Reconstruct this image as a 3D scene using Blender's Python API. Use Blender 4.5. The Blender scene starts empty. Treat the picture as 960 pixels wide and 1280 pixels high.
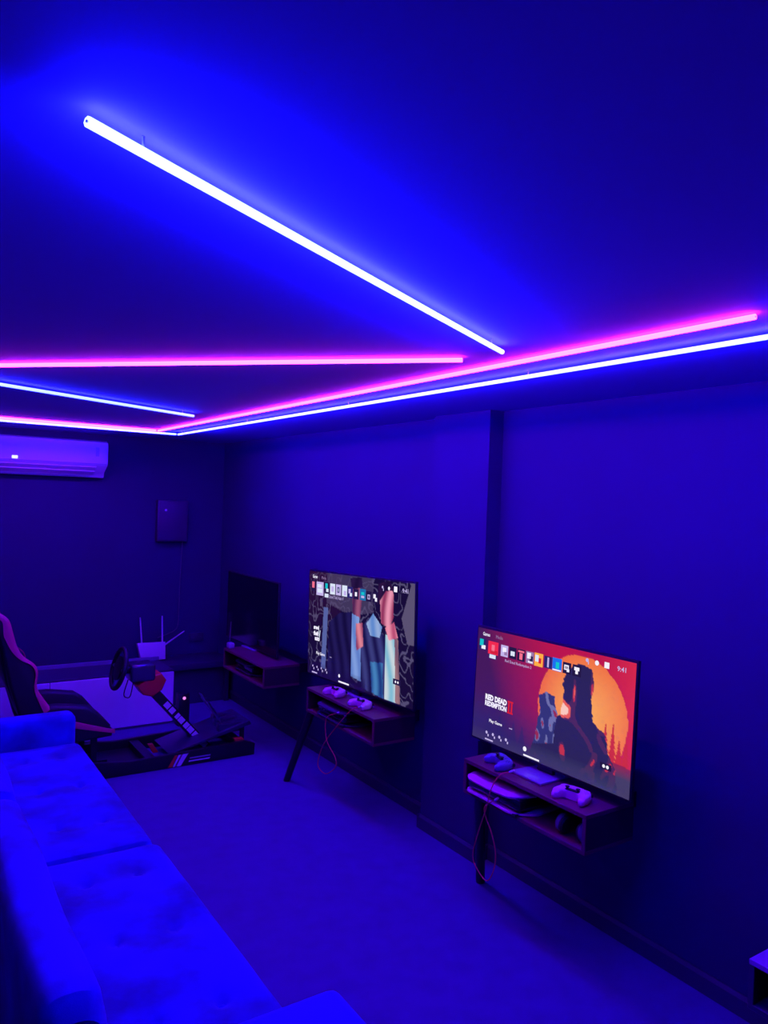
import bpy, bmesh, math, random
from mathutils import Vector, Matrix
random.seed(7)
sc = bpy.context.scene
C = sc.collection

# ------------------------------------------------------------------ camera, world, exposure
R3 = ((0.8346878, -0.02144684, -0.55030565), (-0.5495893, 0.03165634, -0.834835), (0.03532524, 0.99926869, 0.01463621))
cam = bpy.data.cameras.new('camera'); cam.sensor_fit = 'VERTICAL'; cam.sensor_height = 36.0
cam.lens = 949.385 / 1280 * 36.0; cam.clip_start = 0.02
cam_o = bpy.data.objects.new('camera', cam); C.objects.link(cam_o)
cam_o.matrix_world = Matrix.Translation((0, 0, 2.0)) @ Matrix(R3).to_4x4()
sc.camera = cam_o
world = bpy.data.worlds.new('world'); sc.world = world; world.use_nodes = True
world.node_tree.nodes['Background'].inputs[0].default_value = (0, 0, 0, 1)
world.node_tree.nodes['Background'].inputs[1].default_value = 0.0
vs = sc.view_settings
sc.cycles.max_bounces = 6; sc.cycles.diffuse_bounces = 4
vs.view_transform = 'Standard'; vs.look = 'None'; vs.exposure = 0.08; vs.gamma = 1.0; vs.use_curve_mapping = False

# light colours of the ceiling strips (radiance of the glowing tubes)
BLUE_LED = (0.60, 0.95, 110.0)
STRONG_LED = (0.80, 1.10, 270.0)      # the run beside the right wall
NEAR_LED = (0.95, 1.40, 350.0)        # the brightest run, nearest the camera
DIM_LED = (0.55, 0.85, 60.0)          # the short far run
PINK_LED = (23.0, 0.50, 36.0)

# room
XL, XR, YF, YB, ZC = -1.2, 2.9, -1.3, 7.4, 2.526

# ------------------------------------------------------------------ helpers
def srgb(r, g, b):
    f = lambda c: (c / 255 / 12.92) if c / 255 <= 0.04045 else ((c / 255 + 0.055) / 1.055) ** 2.4
    return (f(r), f(g), f(b))

MATS = {}
def mat(name, col, rough=0.6, metal=0.0, emit=None, strength=1.0, bump=0.0, bscale=200.0, vary=0.0, vscale=6.0, sheen=0.0, coat=0.0, spec=0.5, nolight=False):
    if name in MATS: return MATS[name]
    m = bpy.data.materials.new(name); m.use_nodes = True; nt = m.node_tree
    b = nt.nodes['Principled BSDF']
    b.inputs['Base Color'].default_value = (*col, 1); b.inputs['Roughness'].default_value = rough
    b.inputs['Metallic'].default_value = metal; b.inputs['Specular IOR Level'].default_value = spec
    b.inputs['Sheen Weight'].default_value = sheen; b.inputs['Coat Weight'].default_value = coat
    if emit is not None:
        b.inputs['Emission Color'].default_value = (*emit, 1); b.inputs['Emission Strength'].default_value = strength
    if vary > 0 or bump > 0:
        tc = nt.nodes.new('ShaderNodeTexCoord')
    if vary > 0:
        n = nt.nodes.new('ShaderNodeTexNoise'); n.inputs['Scale'].default_value = vscale; n.inputs['Detail'].default_value = 5
        nt.links.new(tc.outputs['Object'], n.inputs['Vector'])
        r = nt.nodes.new('ShaderNodeMapRange'); r.inputs[1].default_value = 0.3; r.inputs[2].default_value = 0.7
        r.inputs[3].default_value = 1 - vary; r.inputs[4].default_value = 1 + vary
        nt.links.new(n.outputs['Fac'], r.inputs[0])
        mx = nt.nodes.new('ShaderNodeVectorMath'); mx.operation = 'SCALE'; mx.inputs[0].default_value = col
        nt.links.new(r.outputs[0], mx.inputs['Scale']); nt.links.new(mx.outputs[0], b.inputs['Base Color'])
    if bump > 0:
        n2 = nt.nodes.new('ShaderNodeTexNoise'); n2.inputs['Scale'].default_value = bscale; n2.inputs['Detail'].default_value = 3
        nt.links.new(tc.outputs['Object'], n2.inputs['Vector'])
        bp = nt.nodes.new('ShaderNodeBump'); bp.inputs['Strength'].default_value = bump; bp.inputs['Distance'].default_value = 0.004
        nt.links.new(n2.outputs['Fac'], bp.inputs['Height']); nt.links.new(bp.outputs['Normal'], b.inputs['Normal'])
    if nolight: m.cycles.emission_sampling = 'NONE'
    MATS[name] = m
    return m

def emat(name, col, k=1.0):
    """lit pixels of a screen: emission only"""
    if name in MATS: return MATS[name]
    m = bpy.data.materials.new(name); m.use_nodes = True; nt = m.node_tree; nt.nodes.clear()
    o = nt.nodes.new('ShaderNodeOutputMaterial'); e = nt.nodes.new('ShaderNodeEmission')
    e.inputs[0].default_value = (*col, 1); e.inputs[1].default_value = k
    nt.links.new(e.outputs[0], o.inputs[0]); m.cycles.emission_sampling = 'NONE'
    MATS[name] = m
    return m

class MB:
    def __init__(s): s.bm = bmesh.new()
    def _merge(s, t):
        me = bpy.data.meshes.new('t'); t.to_mesh(me); t.free(); s.bm.from_mesh(me); bpy.data.meshes.remove(me)
    def box(s, lo, hi, bev=0.0, seg=2, M=None):
        t = bmesh.new(); bmesh.ops.create_cube(t, size=1)
        c = [(a + b) / 2 for a, b in zip(lo, hi)]; d = [b - a for a, b in zip(lo, hi)]
        for v in t.verts: v.co = Vector([v.co[i] * d[i] + c[i] for i in range(3)])
        if bev > 0: bmesh.ops.bevel(t, geom=t.edges[:], offset=bev, segments=seg, affect='EDGES', profile=0.5)
        if M is not None: bmesh.ops.transform(t, matrix=M, verts=t.verts)
        s._merge(t); return s
    def tube(s, pts, r, n=8, closed=False, caps=True):
        pts = [Vector(p) for p in pts]; rr = r if isinstance(r, (list, tuple)) else [r] * len(pts)
        t = bmesh.new(); rings = []; N = len(pts); up = Vector((0, 0, 1)); prev = None
        for i, p in enumerate(pts):
            a = pts[(i - 1) % N] if (closed or i > 0) else p; b = pts[(i + 1) % N] if (closed or i < N - 1) else p
            d = (b - a).normalized()
            if prev is None:
                u = d.orthogonal().normalized()
            else:
                u = (prev - d * prev.dot(d)).normalized()
            prev = u; w = d.cross(u)
            rings.append([t.verts.new(p + (u * math.cos(2 * math.pi * k / n) + w * math.sin(2 * math.pi * k / n)) * rr[i]) for k in range(n)])
        for i in range(N if closed else N - 1):
            A = rings[i]; B = rings[(i + 1) % N]
            for k in range(n): t.faces.new((A[k], A[(k + 1) % n], B[(k + 1) % n], B[k]))
        if not closed and caps:
            t.faces.new(rings[0][::-1]); t.faces.new(rings[-1])
        s._merge(t); return s
    def prism(s, poly, axis, a, b, bev=0.0, M=None, seg=2):
        """polygon of 2-D points extruded along axis from a to b; the two other axes in xyz order"""
        t = bmesh.new()
        def P(q, h):
            c = [0, 0, 0]; o = [i for i in range(3) if i != axis]; c[o[0]] = q[0]; c[o[1]] = q[1]; c[axis] = h; return Vector(c)
        A = [t.verts.new(P(q, a)) for q in poly]; B = [t.verts.new(P(q, b)) for q in poly]; n = len(poly)
        t.faces.new(A); t.faces.new(B[::-1])
        for i in range(n): t.faces.new((A[i], B[i], B[(i + 1) % n], A[(i + 1) % n]))
        bmesh.ops.recalc_face_normals(t, faces=t.faces)
        if bev > 0:
            e = [e for e in t.edges if abs(e.verts[0].co[axis] - e.verts[1].co[axis]) < 1e-7]
            bmesh.ops.bevel(t, geom=e, offset=bev, segments=seg, affect='EDGES', profile=0.5)
        if M is not None: bmesh.ops.transform(t, matrix=M, verts=t.verts)
        s._merge(t); return s
    def lathe(s, prof, n=20, M=None):
        """profile of (r, z) revolved about z"""
        t = bmesh.new(); rings = []
        for r, z in prof:
            rings.append([t.verts.new((r * math.cos(2 * math.pi * k / n), r * math.sin(2 * math.pi * k / n), z)) for k in range(n)])
        for A, B in zip(rings, rings[1:]):
            for k in range(n): t.faces.new((A[k], A[(k + 1) % n], B[(k + 1) % n], B[k]))
        t.faces.new(rings[0][::-1]); t.faces.new(rings[-1])
        if M is not None: bmesh.ops.transform(t, matrix=M, verts=t.verts)
        s._merge(t); return s
    def ball(s, c, r, sc3=(1, 1, 1), M=None, sub=2):
        t = bmesh.new(); bmesh.ops.create_icosphere(t, subdivisions=sub, radius=r)
        for v in t.verts: v.co = Vector((v.co.x * sc3[0] + c[0], v.co.y * sc3[1] + c[1], v.co.z * sc3[2] + c[2]))
        if M is not None: bmesh.ops.transform(t, matrix=M, verts=t.verts)
        s._merge(t); return s
    def grid(s, f, nu, nv, closed_u=False):
        t = bmesh.new(); V = [[t.verts.new(f(i / nu, j / nv)) for j in range(nv + 1)] for i in range(nu + 1)]
        for i in range(nu):
            for j in range(nv): t.faces.new((V[i][j], V[i + 1][j], V[i + 1][j + 1], V[i][j + 1]))
        s._merge(t); return s
    def quad(s, pts):
        t = bmesh.new(); t.faces.new([t.verts.new(p) for p in pts]); s._merge(t); return s
    def build(s, name, m, parent=None, loc=None, smooth=True, angle=40):
        bm = s.bm; bmesh.ops.remove_doubles(bm, verts=bm.verts, dist=1e-6); bmesh.ops.recalc_face_normals(bm, faces=bm.faces)
        me = bpy.data.meshes.new(name); bm.to_mesh(me); bm.free()
        if smooth:
            for p in me.polygons: p.use_smooth = True
            try: me.set_sharp_from_angle(angle=math.radians(angle))
            except Exception: pass
        o = bpy.data.objects.new(name, me); me.materials.append(m); C.objects.link(o)
        if loc is not None: o.location = loc
        if parent is not None: o.parent = parent
        return o

def thing(name, label, cat, loc=(0, 0, 0), rz=0.0, group=None):
    o = bpy.data.objects.new(name, None); C.objects.link(o); o.empty_display_size = 0.1
    o.location = loc; o.rotation_euler = (0, 0, rz); o['label'] = label; o['category'] = cat
    if group: o['group'] = group
    return o
def tag(o, label, cat, group=None):
    o['label'] = label; o['category'] = cat
    if group: o['group'] = group
    return o
def struct(o): o['kind'] = 'structure'; return o
def dup(root, loc, rz, label, group=None):
    r = root.copy(); C.objects.link(r); r.location = loc; r.rotation_euler = (0, 0, rz); r['label'] = label
    if group: r['group'] = group
    for ch in list(root.children):
        c = ch.copy(); C.objects.link(c); c.parent = r
        for g in list(ch.children):
            d = g.copy(); C.objects.link(d); d.parent = c
    return r
def catmull(pts, n=8):
    P = [Vector(p) for p in pts]; P = [P[0] * 2 - P[1]] + P + [P[-1] * 2 - P[-2]]; out = []
    for i in range(1, len(P) - 2):
        a, b, c, d = P[i - 1:i + 3]
        for k in range(n):
            t = k / n
            out.append(0.5 * ((2 * b) + (c - a) * t + (2 * a - 5 * b + 4 * c - d) * t * t + (3 * b - a - 3 * c + d) * t ** 3))
    out.append(P[-2]); return out

# ------------------------------------------------------------------ materials
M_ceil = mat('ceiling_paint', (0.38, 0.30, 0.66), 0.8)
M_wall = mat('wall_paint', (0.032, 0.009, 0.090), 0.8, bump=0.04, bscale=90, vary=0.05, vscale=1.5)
M_floor = mat('carpet', (0.075, 0.015, 0.235), 0.95, bump=0.8, bscale=260, vary=0.10, vscale=9, sheen=0.1)
M_base = mat('dark_skirting', (0.05, 0.045, 0.08), 0.4)
M_velvet = mat('blue_velvet', (0.003, 0.012, 0.45), 0.85, bump=0.25, bscale=300, vary=0.5, vscale=4.5, sheen=0.15)
M_black = mat('black_metal', (0.012, 0.012, 0.014), 0.35, spec=0.5)
M_blackpl = mat('black_plastic', (0.018, 0.018, 0.02), 0.45)
M_gloss = mat('black_gloss', (0.008, 0.008, 0.012), 0.08, coat=0.5)
M_glassblk = mat('dark_screen_glass', (0.004, 0.004, 0.006), 0.12)
M_shell = mat('white_shell_pink_light', (0.96, 0.28, 0.60), 0.35)  # white controller and console shells, pink strip light tinted into the base colour
M_white = mat('white_plastic', (0.80, 0.80, 0.80), 0.4)
M_whitecab = mat('white_laminate', (0.92, 0.90, 0.95), 0.35)
M_greyp = mat('grey_plinth', (0.30, 0.30, 0.33), 0.5)
M_wood = mat('reddish_wood', (0.19, 0.022, 0.055), 0.45, vary=0.2, vscale=3, bump=0.05, bscale=40)
M_leather = mat('black_leatherette', (0.014, 0.014, 0.016), 0.55, bump=0.15, bscale=250)
M_red = mat('red_leatherette', (0.80, 0.03, 0.16), 0.5)
M_redpl = mat('red_plastic', (0.80, 0.05, 0.03), 0.4)
M_cable = mat('orange_cable', (0.85, 0.10, 0.08), 0.5)
M_greycable = mat('grey_cable', (0.12, 0.10, 0.14), 0.5)
M_alu = mat('satin_metal', (0.5, 0.5, 0.52), 0.3, metal=1.0)
M_blueLED = mat('blue_led_diffuser', (0.8, 0.8, 0.8), 0.5, emit=tuple(c / 110 for c in BLUE_LED), strength=110)
M_strongLED = mat('bright_blue_led_diffuser', (0.8, 0.8, 0.8), 0.5, emit=tuple(c / 270 for c in STRONG_LED), strength=270)
M_nearLED = mat('brightest_blue_led_diffuser', (0.8, 0.8, 0.8), 0.5, emit=tuple(c / 350 for c in NEAR_LED), strength=350)
M_dimLED = mat('dim_blue_led_diffuser', (0.8, 0.8, 0.8), 0.5, emit=tuple(c / 60 for c in DIM_LED), strength=60)
M_pinkLED = mat('pink_led_diffuser', (0.8, 0.8, 0.8), 0.5, emit=tuple(c / 36 for c in PINK_LED), strength=36)
M_box = mat('fusebox_paint', (0.07, 0.02, 0.09), 0.5)

# ------------------------------------------------------------------ the room
T = 0.12
struct(MB().box((XL - T, YF - T, -0.1), (XR + T, YB + T, 0)).build('floor', M_floor, smooth=False))
struct(MB().box((XL - T, YF - T, ZC), (XR + T, YB + T, ZC + 0.1)).build('ceiling', M_ceil, smooth=False))
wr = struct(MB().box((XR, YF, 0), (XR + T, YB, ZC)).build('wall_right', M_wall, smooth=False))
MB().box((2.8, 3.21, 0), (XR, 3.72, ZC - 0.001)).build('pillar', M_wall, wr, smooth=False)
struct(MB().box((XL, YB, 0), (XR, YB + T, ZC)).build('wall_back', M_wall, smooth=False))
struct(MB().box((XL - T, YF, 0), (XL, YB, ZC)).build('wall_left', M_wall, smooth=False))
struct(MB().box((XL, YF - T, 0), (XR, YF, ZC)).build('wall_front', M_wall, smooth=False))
prof = lambda a, b: [(a, 0.0), (b, 0.0), (b, 0.07), (b + (a - b) * 0.6, 0.085), (a, 0.085)]
bb = MB()
bb.prism(prof(XR, XR - 0.016), 1, YF, 3.21 - 0.016); bb.prism(prof(XR, XR - 0.016), 1, 3.736, YB - 0.016)
bb.prism(prof(2.8, 2.784), 1, 3.21, 3.72)
bb.box((2.784, 3.194, 0), (XR, 3.21, 0.08)); bb.box((2.784, 3.72, 0), (XR, 3.736, 0.08))
struct(bb.build('baseboard_right', M_base, smooth=False))
struct(MB().prism([(YB, 0), (YB - 0.016, 0), (YB - 0.016, 0.07), (YB - 0.006, 0.085), (YB, 0.085)], 0, XL, XR - 0.016).build('baseboard_back', M_base, smooth=False))

# ------------------------------------------------------------------ ceiling light strips
def led(p0, p1, m, label, group):
    ZL = ZC - 0.012 if m is M_pinkLED else ZC - 0.024
    k = (2.0 - ZL) / (2.0 - 2.5)                     # runs were measured at a height of 2.5
    p0 = Vector((p0[0] * k, p0[1] * k, ZL)); p1 = Vector((p1[0] * k, p1[1] * k, ZL)); d = p1 - p0; L = d.length; a = math.atan2(d.y, d.x)
    root = thing('led_strip', label, 'led strip', p0, a, group)
    n = max(2, int(L / 0.35)); r = 0.008
    MB().tube([(L * i / n, 0, 0) for i in range(n + 1)], r, n=8).build('diffuser', m, root, angle=80)
    for x0, x1 in ((-0.002, 0.0), (L, L + 0.002)):
        MB().tube([(x0, 0, 0), (x1, 0, 0)], r * 0.25, n=10).build('end_cap', M_white, root)
    k = max(2, int(L / 1.4) + 1)
    for i in range(k):
        x = 0.10 + (L - 0.20) * i / (k - 1)
        MB().box((x - 0.0015, -0.0015, r * 0.9), (x + 0.0015, 0.0015, ZC - ZL - 0.0005)).build('mounting_clip', M_white, root, smooth=False)
    return root
GB, GP = 'blue-white ceiling strips', 'pink ceiling strips'
led((0.220, 1.098), (1.678, 1.877), M_nearLED, 'brightest blue-white light strip running diagonally across the near ceiling', GB)
led((1.672, 2.075), (0.02, 3.885), M_pinkLED, 'pink light strip running diagonally across the middle of the ceiling', GP)
led((0.20, 3.985), (1.645, 4.749), M_dimLED, 'short thin blue-white diagonal light strip furthest back on the ceiling', GB)
led((-0.09, 6.12), (1.815, 6.12), M_pinkLED, 'pink ceiling light strip parallel to the back wall above the air conditioner', GP)
led((1.835, 6.125), (1.835, 1.106), M_pinkLED, 'long pink light strip on the ceiling alongside the right wall', GP)
led((-0.32, 6.34), (2.05, 6.34), M_blueLED, 'blue-white ceiling light strip closest to the back wall', GB)
led((2.07, 6.345), (2.07, 0.70), M_strongLED, 'long blue-white light strip on the ceiling closest to the right wall', GB)

# ------------------------------------------------------------------ sofa
sofa = thing('sofa', 'long bright blue velvet sofa with tufted seat and low arms', 'sofa', (0.7, 3.5, 0))
ox, oy = 0.7, 3.5
Y0, Y1, YM = 1.94, 4.93, 3.34
MB().box((0.42 - ox, Y0 - oy, 0.12), (1.02 - ox, Y1 - oy, 0.30), 0.02).build('frame', M_velvet, sofa)
def cushion(y0, y1, z0, z1, x0, x1, dim, zslope=0.0):
    nu, nv = 36, 56; cx0, cy0 = (x0 + x1) / 2, (y0 + y1) / 2; hx, hy = (x1 - x0) / 2, (y1 - y0) / 2; r = 0.055
    def f(u, v):
        a = (u * 2 - 1); b = (v * 2 - 1)
        x = cx0 + hx * a; y = cy0 + hy * b
        dx = max(0.0, abs(x - cx0) - (hx - r)); dy = max(0.0, abs(y - cy0) - (hy - r))
        dd = min(1.0, math.hypot(dx, dy) / r)
        z = z1 - r * (1 - math.sqrt(max(0.0, 1 - dd * dd))) + 0.012 * (1 - a * a) * (1 - b ** 4)
        for (px, py) in dim:
            q = math.hypot(x - px, y - py)
            z -= 0.024 * math.exp(-(q / 0.022) ** 2) + 0.016 * math.exp(-(q / 0.10) ** 2)
        # soft folds between buttons
        z += 0.003 * math.sin(x * 23 + 2.1 * math.sin(y * 9)) * math.sin(y * 14 + x * 5) * (1 - dd)
        return Vector((x - ox, y - oy, z))
    mb = MB(); mb.grid(f, nu, nv)
    t = mb.bm
    be = [e for e in t.edges if e.is_boundary]
    g = bmesh.ops.extrude_edge_only(t, edges=be); nvv = [v for v in g['geom'] if isinstance(v, bmesh.types.BMVert)]
    for v in nvv: v.co.z = z0
    bmesh.ops.contextual_create(t, geom=[e for e in t.edges if e.is_boundary])
    return mb
tufts = lambda y0, y1, n: [(x, y0 + (y1 - y0) * (i + 0.5) / n) for i in range(n) for x in (0.70, 0.90)]
d1 = tufts(YM + 0.1, Y1, 3); d2 = tufts(Y0, YM - 0.02, 3)
s1 = cushion(YM + 0.004, Y1 - 0.004, 0.30, 0.45, 0.50, 1.055, d1).build('seat_cushion', M_velvet, sofa)
s2 = cushion(Y0 + 0.004, YM - 0.004, 0.30, 0.46, 0.50, 1.065, d2).build('seat_cushion', M_velvet, sofa)
for dl, s, z in ((d1, s1, 0.45), (d2, s2, 0.46)):
    for x, y in dl:
        MB().ball((x - ox, y - oy, z - 0.028), 0.011, (1, 1, 0.5), sub=1).build('button', M_velvet, s)
def backrest(y0, y1):
    nu, nv = 40, 28
    prof = [(0.345, 0.28), (0.345, 0.45), (0.34, 0.66), (0.345, 0.72), (0.365, 0.745), (0.40, 0.752), (0.44, 0.75), (0.475, 0.735), (0.495, 0.70), (0.52, 0.55), (0.54, 0.44), (0.54, 0.28)]
    pc = catmull([(a, 0, b) for a, b in prof], 3)
    def f(u, v):
        k = v * (len(pc) - 1); i = min(int(k), len(pc) - 2); p = pc[i].lerp(pc[i + 1], k - i)
        y = y0 + (y1 - y0) * u; e = min(u, 1 - u) * (y1 - y0); q = max(0.0, 1 - e / 0.06)
        sh = 1 - 0.25 * q * q
        c = Vector((0.44, 0, 0.5)); p = c + (p - c) * sh if p.z > 0.5 else Vector((c.x + (p.x - c.x) * sh, 0, p.z))
        wob = 0.006 * math.sin(y * 7.0) * (1 if p.z > 0.6 else 0)
        return Vector((p.x - ox + wob * 0.5, y - oy, p.z + wob))
    mb = MB(); mb.grid(f, nu, nv)
    bmesh.ops.contextual_create(mb.bm, geom=[e for e in mb.bm.edges if e.is_boundary])
    return mb
backrest(1.93, 3.42).build('backrest', M_velvet, sofa)
backrest(3.425, 5.08).build('backrest', M_velvet, sofa)
MB().box((0.46 - ox, Y1 - oy, 0.12), (1.03 - ox, 5.08 - oy, 0.615), 0.045, 4).build('armrest', M_velvet, sofa)
MB().box((0.46 - ox, 1.70 - oy, 0.12), (1.165 - ox, Y0 - oy - 0.002, 0.555), 0.04, 4).build('armrest', M_velvet, sofa)
for x, y in ((0.5, 1.82), (1.05, 1.82), (0.45, 4.98), (0.97, 4.98), (0.97, 3.4), (0.45, 3.4)):
    MB().lathe([(0.014, 0.0), (0.022, 0.12), (0.024, 0.125)], 12, Matrix.Translation((x - ox, y - oy, 0))).build('leg', M_black, sofa)

# ------------------------------------------------------------------ screens
RZ = -math.pi / 2            # local x = viewer's right, local -y = towards the room
def text_mesh(txt, size, bold=0.0, align='LEFT'):
    cu = bpy.data.curves.new('t', 'FONT'); cu.body = txt; cu.size = size; cu.offset = bold; cu.align_x = align; cu.align_y = 'CENTER'; cu.resolution_u = 2
    cu.space_line = 0.8
    o = bpy.data.objects.new('t', cu); C.objects.link(o); bpy.context.view_layer.update()
    me = bpy.data.meshes.new_from_object(o); bpy.data.objects.remove(o); bpy.data.curves.remove(cu)
    for v in me.vertices: v.co = Vector((v.co.x, 0, v.co.y))
    return me
def lerp3(a, b, t): t = max(0.0, min(1.0, t)); return tuple(x + (y - x) * t for x, y in zip(a, b))
def inpoly(x, y, P):
    c = False; n = len(P)
    for i in range(n):
        x0, y0 = P[i]; x1, y1 = P[i - 1]
        if (y0 > y) != (y1 > y) and x < (x1 - x0) * (y - y0) / (y1 - y0) + x0: c = not c
    return c
def hsh(i, j): return (math.sin(i * 127.1 + j * 311.7) * 43758.5453) % 1.0
def vnoise(x, y):
    i, j = math.floor(x), math.floor(y); a, b = x - i, y - j; a = a * a * (3 - 2 * a); b = b * b * (3 - 2 * b)
    return (hsh(i, j) * (1 - a) + hsh(i + 1, j) * a) * (1 - b) + (hsh(i, j + 1) * (1 - a) + hsh(i + 1, j + 1) * a) * b

def picture_desert(u, v):
    """plain desert sunset: red sky, big orange sun, dark rock tower, pines, dark ground"""
    x, y = u * 16 / 9, v
    sky = lerp3(srgb(70, 26, 95), srgb(190, 22, 80), (u - 0.12 + 0.25 * (0.4 - v)) / 0.5)
    if u > 0.8: sky = lerp3(sky, srgb(215, 40, 78), (u - 0.8) / 0.2)
    sky = lerp3(sky, srgb(52, 36, 110), (v - 0.55) / 0.3 * (1.1 - u))
    c = sky
    d = math.hypot(x - 1.27, (y - 0.50) * 1.0)
    if d < 0.455 + 0.012 * vnoise(u * 30, v * 30):
        c = lerp3(srgb(255, 178, 92), srgb(243, 110, 70), d / 0.46 + 0.35 * (0.6 - u))
    # pines
    for tx, tb, th in ((0.86, 0.74, 0.26), (0.90, 0.76, 0.30), (0.935, 0.78, 0.20), (0.97, 0.80, 0.24)):
        k = (v - (tb - th)) / th
        if 0 < k < 1.1 and abs(u - tx) < 0.022 * k * (0.55 + 0.6 * ((k * 7) % 1.0)): c = srgb(205, 45, 62)
    for tx, tb, th in ((0.12, 0.92, 0.2), (0.2, 0.95, 0.24), (0.30, 0.95, 0.22), (0.36, 0.95, 0.2)):
        k = (v - (tb - th)) / th
        if 0 < k < 1.1 and abs(u - tx) < 0.03 * k: c = lerp3(c, srgb(48, 36, 108), 0.6)
    if v > 0.76 + 0.03 * vnoise(u * 9, 3) and u > 0.8: c = lerp3(srgb(150, 35, 80), srgb(70, 62, 105), (v - 0.77) / 0.1)
    # dark rock tower in front of the sun
    tower = [(0.40, 1.0), (0.43, 0.86), (0.50, 0.80), (0.53, 0.62), (0.60, 0.55), (0.615, 0.36), (0.60, 0.30), (0.63, 0.16), (0.70, 0.10), (0.77, 0.13), (0.79, 0.28), (0.77, 0.36), (0.79, 0.52), (0.86, 0.60), (0.885, 0.74), (0.92, 0.80), (0.94, 1.0)]
    if inpoly(u + 0.010 * (vnoise(u * 40, v * 40) - 0.5), v + 0.016 * (vnoise(v * 40, u * 40) - 0.5), tower):
        s = vnoise(u * 34 + 6 * vnoise(u * 5, v * 4), v * 6); lit = max(0.0, 0.72 - u) * 2.2
        c = srgb(44, 36, 90) if s < 0.60 else srgb(78, 40, 92)
        if s > 0.74 and v < 0.86: c = srgb(196, 50, 78)
        if s + lit > 0.88 and 0.26 < v < 0.62: c = srgb(236, 96, 90)
        if s + lit > 1.02 and 0.30 < v < 0.58: c = srgb(255, 205, 190)
        if v > 0.86: c = lerp3(c, srgb(60, 60, 105), (v - 0.84) * 6)
    spur = [(0.44, 0.86), (0.47, 0.55), (0.455, 0.45), (0.50, 0.40), (0.56, 0.42), (0.575, 0.55), (0.56, 0.80)]
    if inpoly(u + 0.012 * (vnoise(u * 50, v * 30) - 0.5), v, spur):
        s = vnoise(u * 46 + 5 * vnoise(u * 6, v * 5), v * 9)
        c = srgb(52, 52, 120) if s < 0.58 else (srgb(112, 112, 172) if s < 0.72 else srgb(150, 44, 84))
    if v > 0.90 and u < 0.8: c = lerp3(c, srgb(62, 52, 108), (v - 0.88) * 8)
    return c
def picture_drapes(u, v):
    """plain stand-in: dark ground with grey vein lines and hanging folds of navy, light blue, teal and rose cloth"""
    base = srgb(24, 12, 58)
    n = vnoise(u * 14, v * 9) + 0.5 * vnoise(u * 29 + 5, v * 19)
    if abs(n - 0.62) < 0.035 or abs(n - 0.95) < 0.035: base = srgb(84, 76, 116)
    if u < 0.35: base = lerp3(base, srgb(66, 18, 62), 0.55 * (0.7 - v))
    if 0.2 < u < 0.66 and v < 0.36 - 0.3 * abs(u - 0.45): base = lerp3(base, srgb(84, 72, 112), 0.55)
    if u > 0.9 and v < 0.5 and (u - 0.9) * 4 > abs(v - 0.3): base = srgb(92, 82, 116)
    c = base
    if abs(u - 0.19 + 0.03 * (v - 0.4)) < 0.024 and 0.33 < v < 0.92: c = srgb(88, 100, 165)
    fold = math.sin(u * 70 + 3 * math.sin(v * 5))
    def band(poly, a, b):
        nonlocal c
        if inpoly(u, v, poly): c = lerp3(a, b, 0.5 + 0.5 * fold)
    band([(0.22, 1.0), (0.23, 0.46), (0.33, 0.36), (0.46, 0.32), (0.50, 0.55), (0.45, 0.98)], srgb(20, 12, 62), srgb(34, 26, 88))
    band([(0.46, 0.34), (0.53, 0.34), (0.55, 0.60), (0.56, 0.92), (0.46, 0.90)], srgb(98, 130, 205), srgb(130, 160, 225))
    band([(0.545, 0.45), (0.64, 0.33), (0.80, 0.52), (0.82, 0.72), (0.80, 1.0), (0.56, 0.97)], srgb(26, 20, 78), srgb(60, 62, 128))
    band([(0.60, 0.40), (0.66, 0.30), (0.74, 0.40), (0.72, 0.50), (0.64, 0.50)], srgb(98, 140, 210), srgb(150, 175, 222))
    band([(0.64, 0.72), (0.75, 0.70), (0.76, 1.0), (0.66, 0.98)], srgb(30, 60, 130), srgb(70, 130, 190))
    band([(0.77, 0.46), (0.85, 0.44), (0.865, 1.0), (0.77, 1.0)], srgb(130, 190, 215), srgb(205, 218, 225))
    band([(0.845, 0.44), (0.875, 0.48), (0.90, 1.0), (0.862, 1.0)], srgb(120, 84, 110), srgb(160, 118, 128))
    def blob(cx, cy, rx, ry, a, b):
        nonlocal c
        q = math.hypot((u - cx) / rx, (v - cy) / ry) + 0.18 * (vnoise(u * 22 + cx * 9, v * 14) - 0.5)
        if q < 1: c = lerp3(a, b, q * 0.7 + 0.45 * vnoise(u * 30, v * 20))
    band([(0.455, 0.10), (0.53, 0.07), (0.555, 0.20), (0.54, 0.36), (0.47, 0.34)], srgb(80, 34, 84), srgb(158, 84, 122))
    band([(0.50, 0.42), (0.565, 0.40), (0.575, 0.60), (0.51, 0.66)], srgb(140, 60, 104), srgb(228, 134, 152))
    band([(0.715, 0.16), (0.765, 0.06), (0.83, 0.09), (0.835, 0.30), (0.80, 0.40), (0.73, 0.37)], srgb(150, 52, 96), srgb(240, 152, 182))
    band([(0.765, 0.40), (0.84, 0.34), (0.875, 0.46), (0.80, 0.50)], srgb(190, 80, 120), srgb(246, 152, 178))
    band([(0.44, 0.02), (0.55, 0.0), (0.56, 0.09), (0.455, 0.12)], srgb(30, 14, 58), srgb(42, 22, 72))
    band([(0.69, 0.22), (0.70, 0.04), (0.79, 0.0), (0.84, 0.08), (0.77, 0.09), (0.72, 0.18)], srgb(30, 14, 58), srgb(46, 20, 66))
    if v > 0.88 and u < 0.6: c = lerp3(c, srgb(26, 10, 74), (v - 0.86) * 7)
    return c

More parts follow.
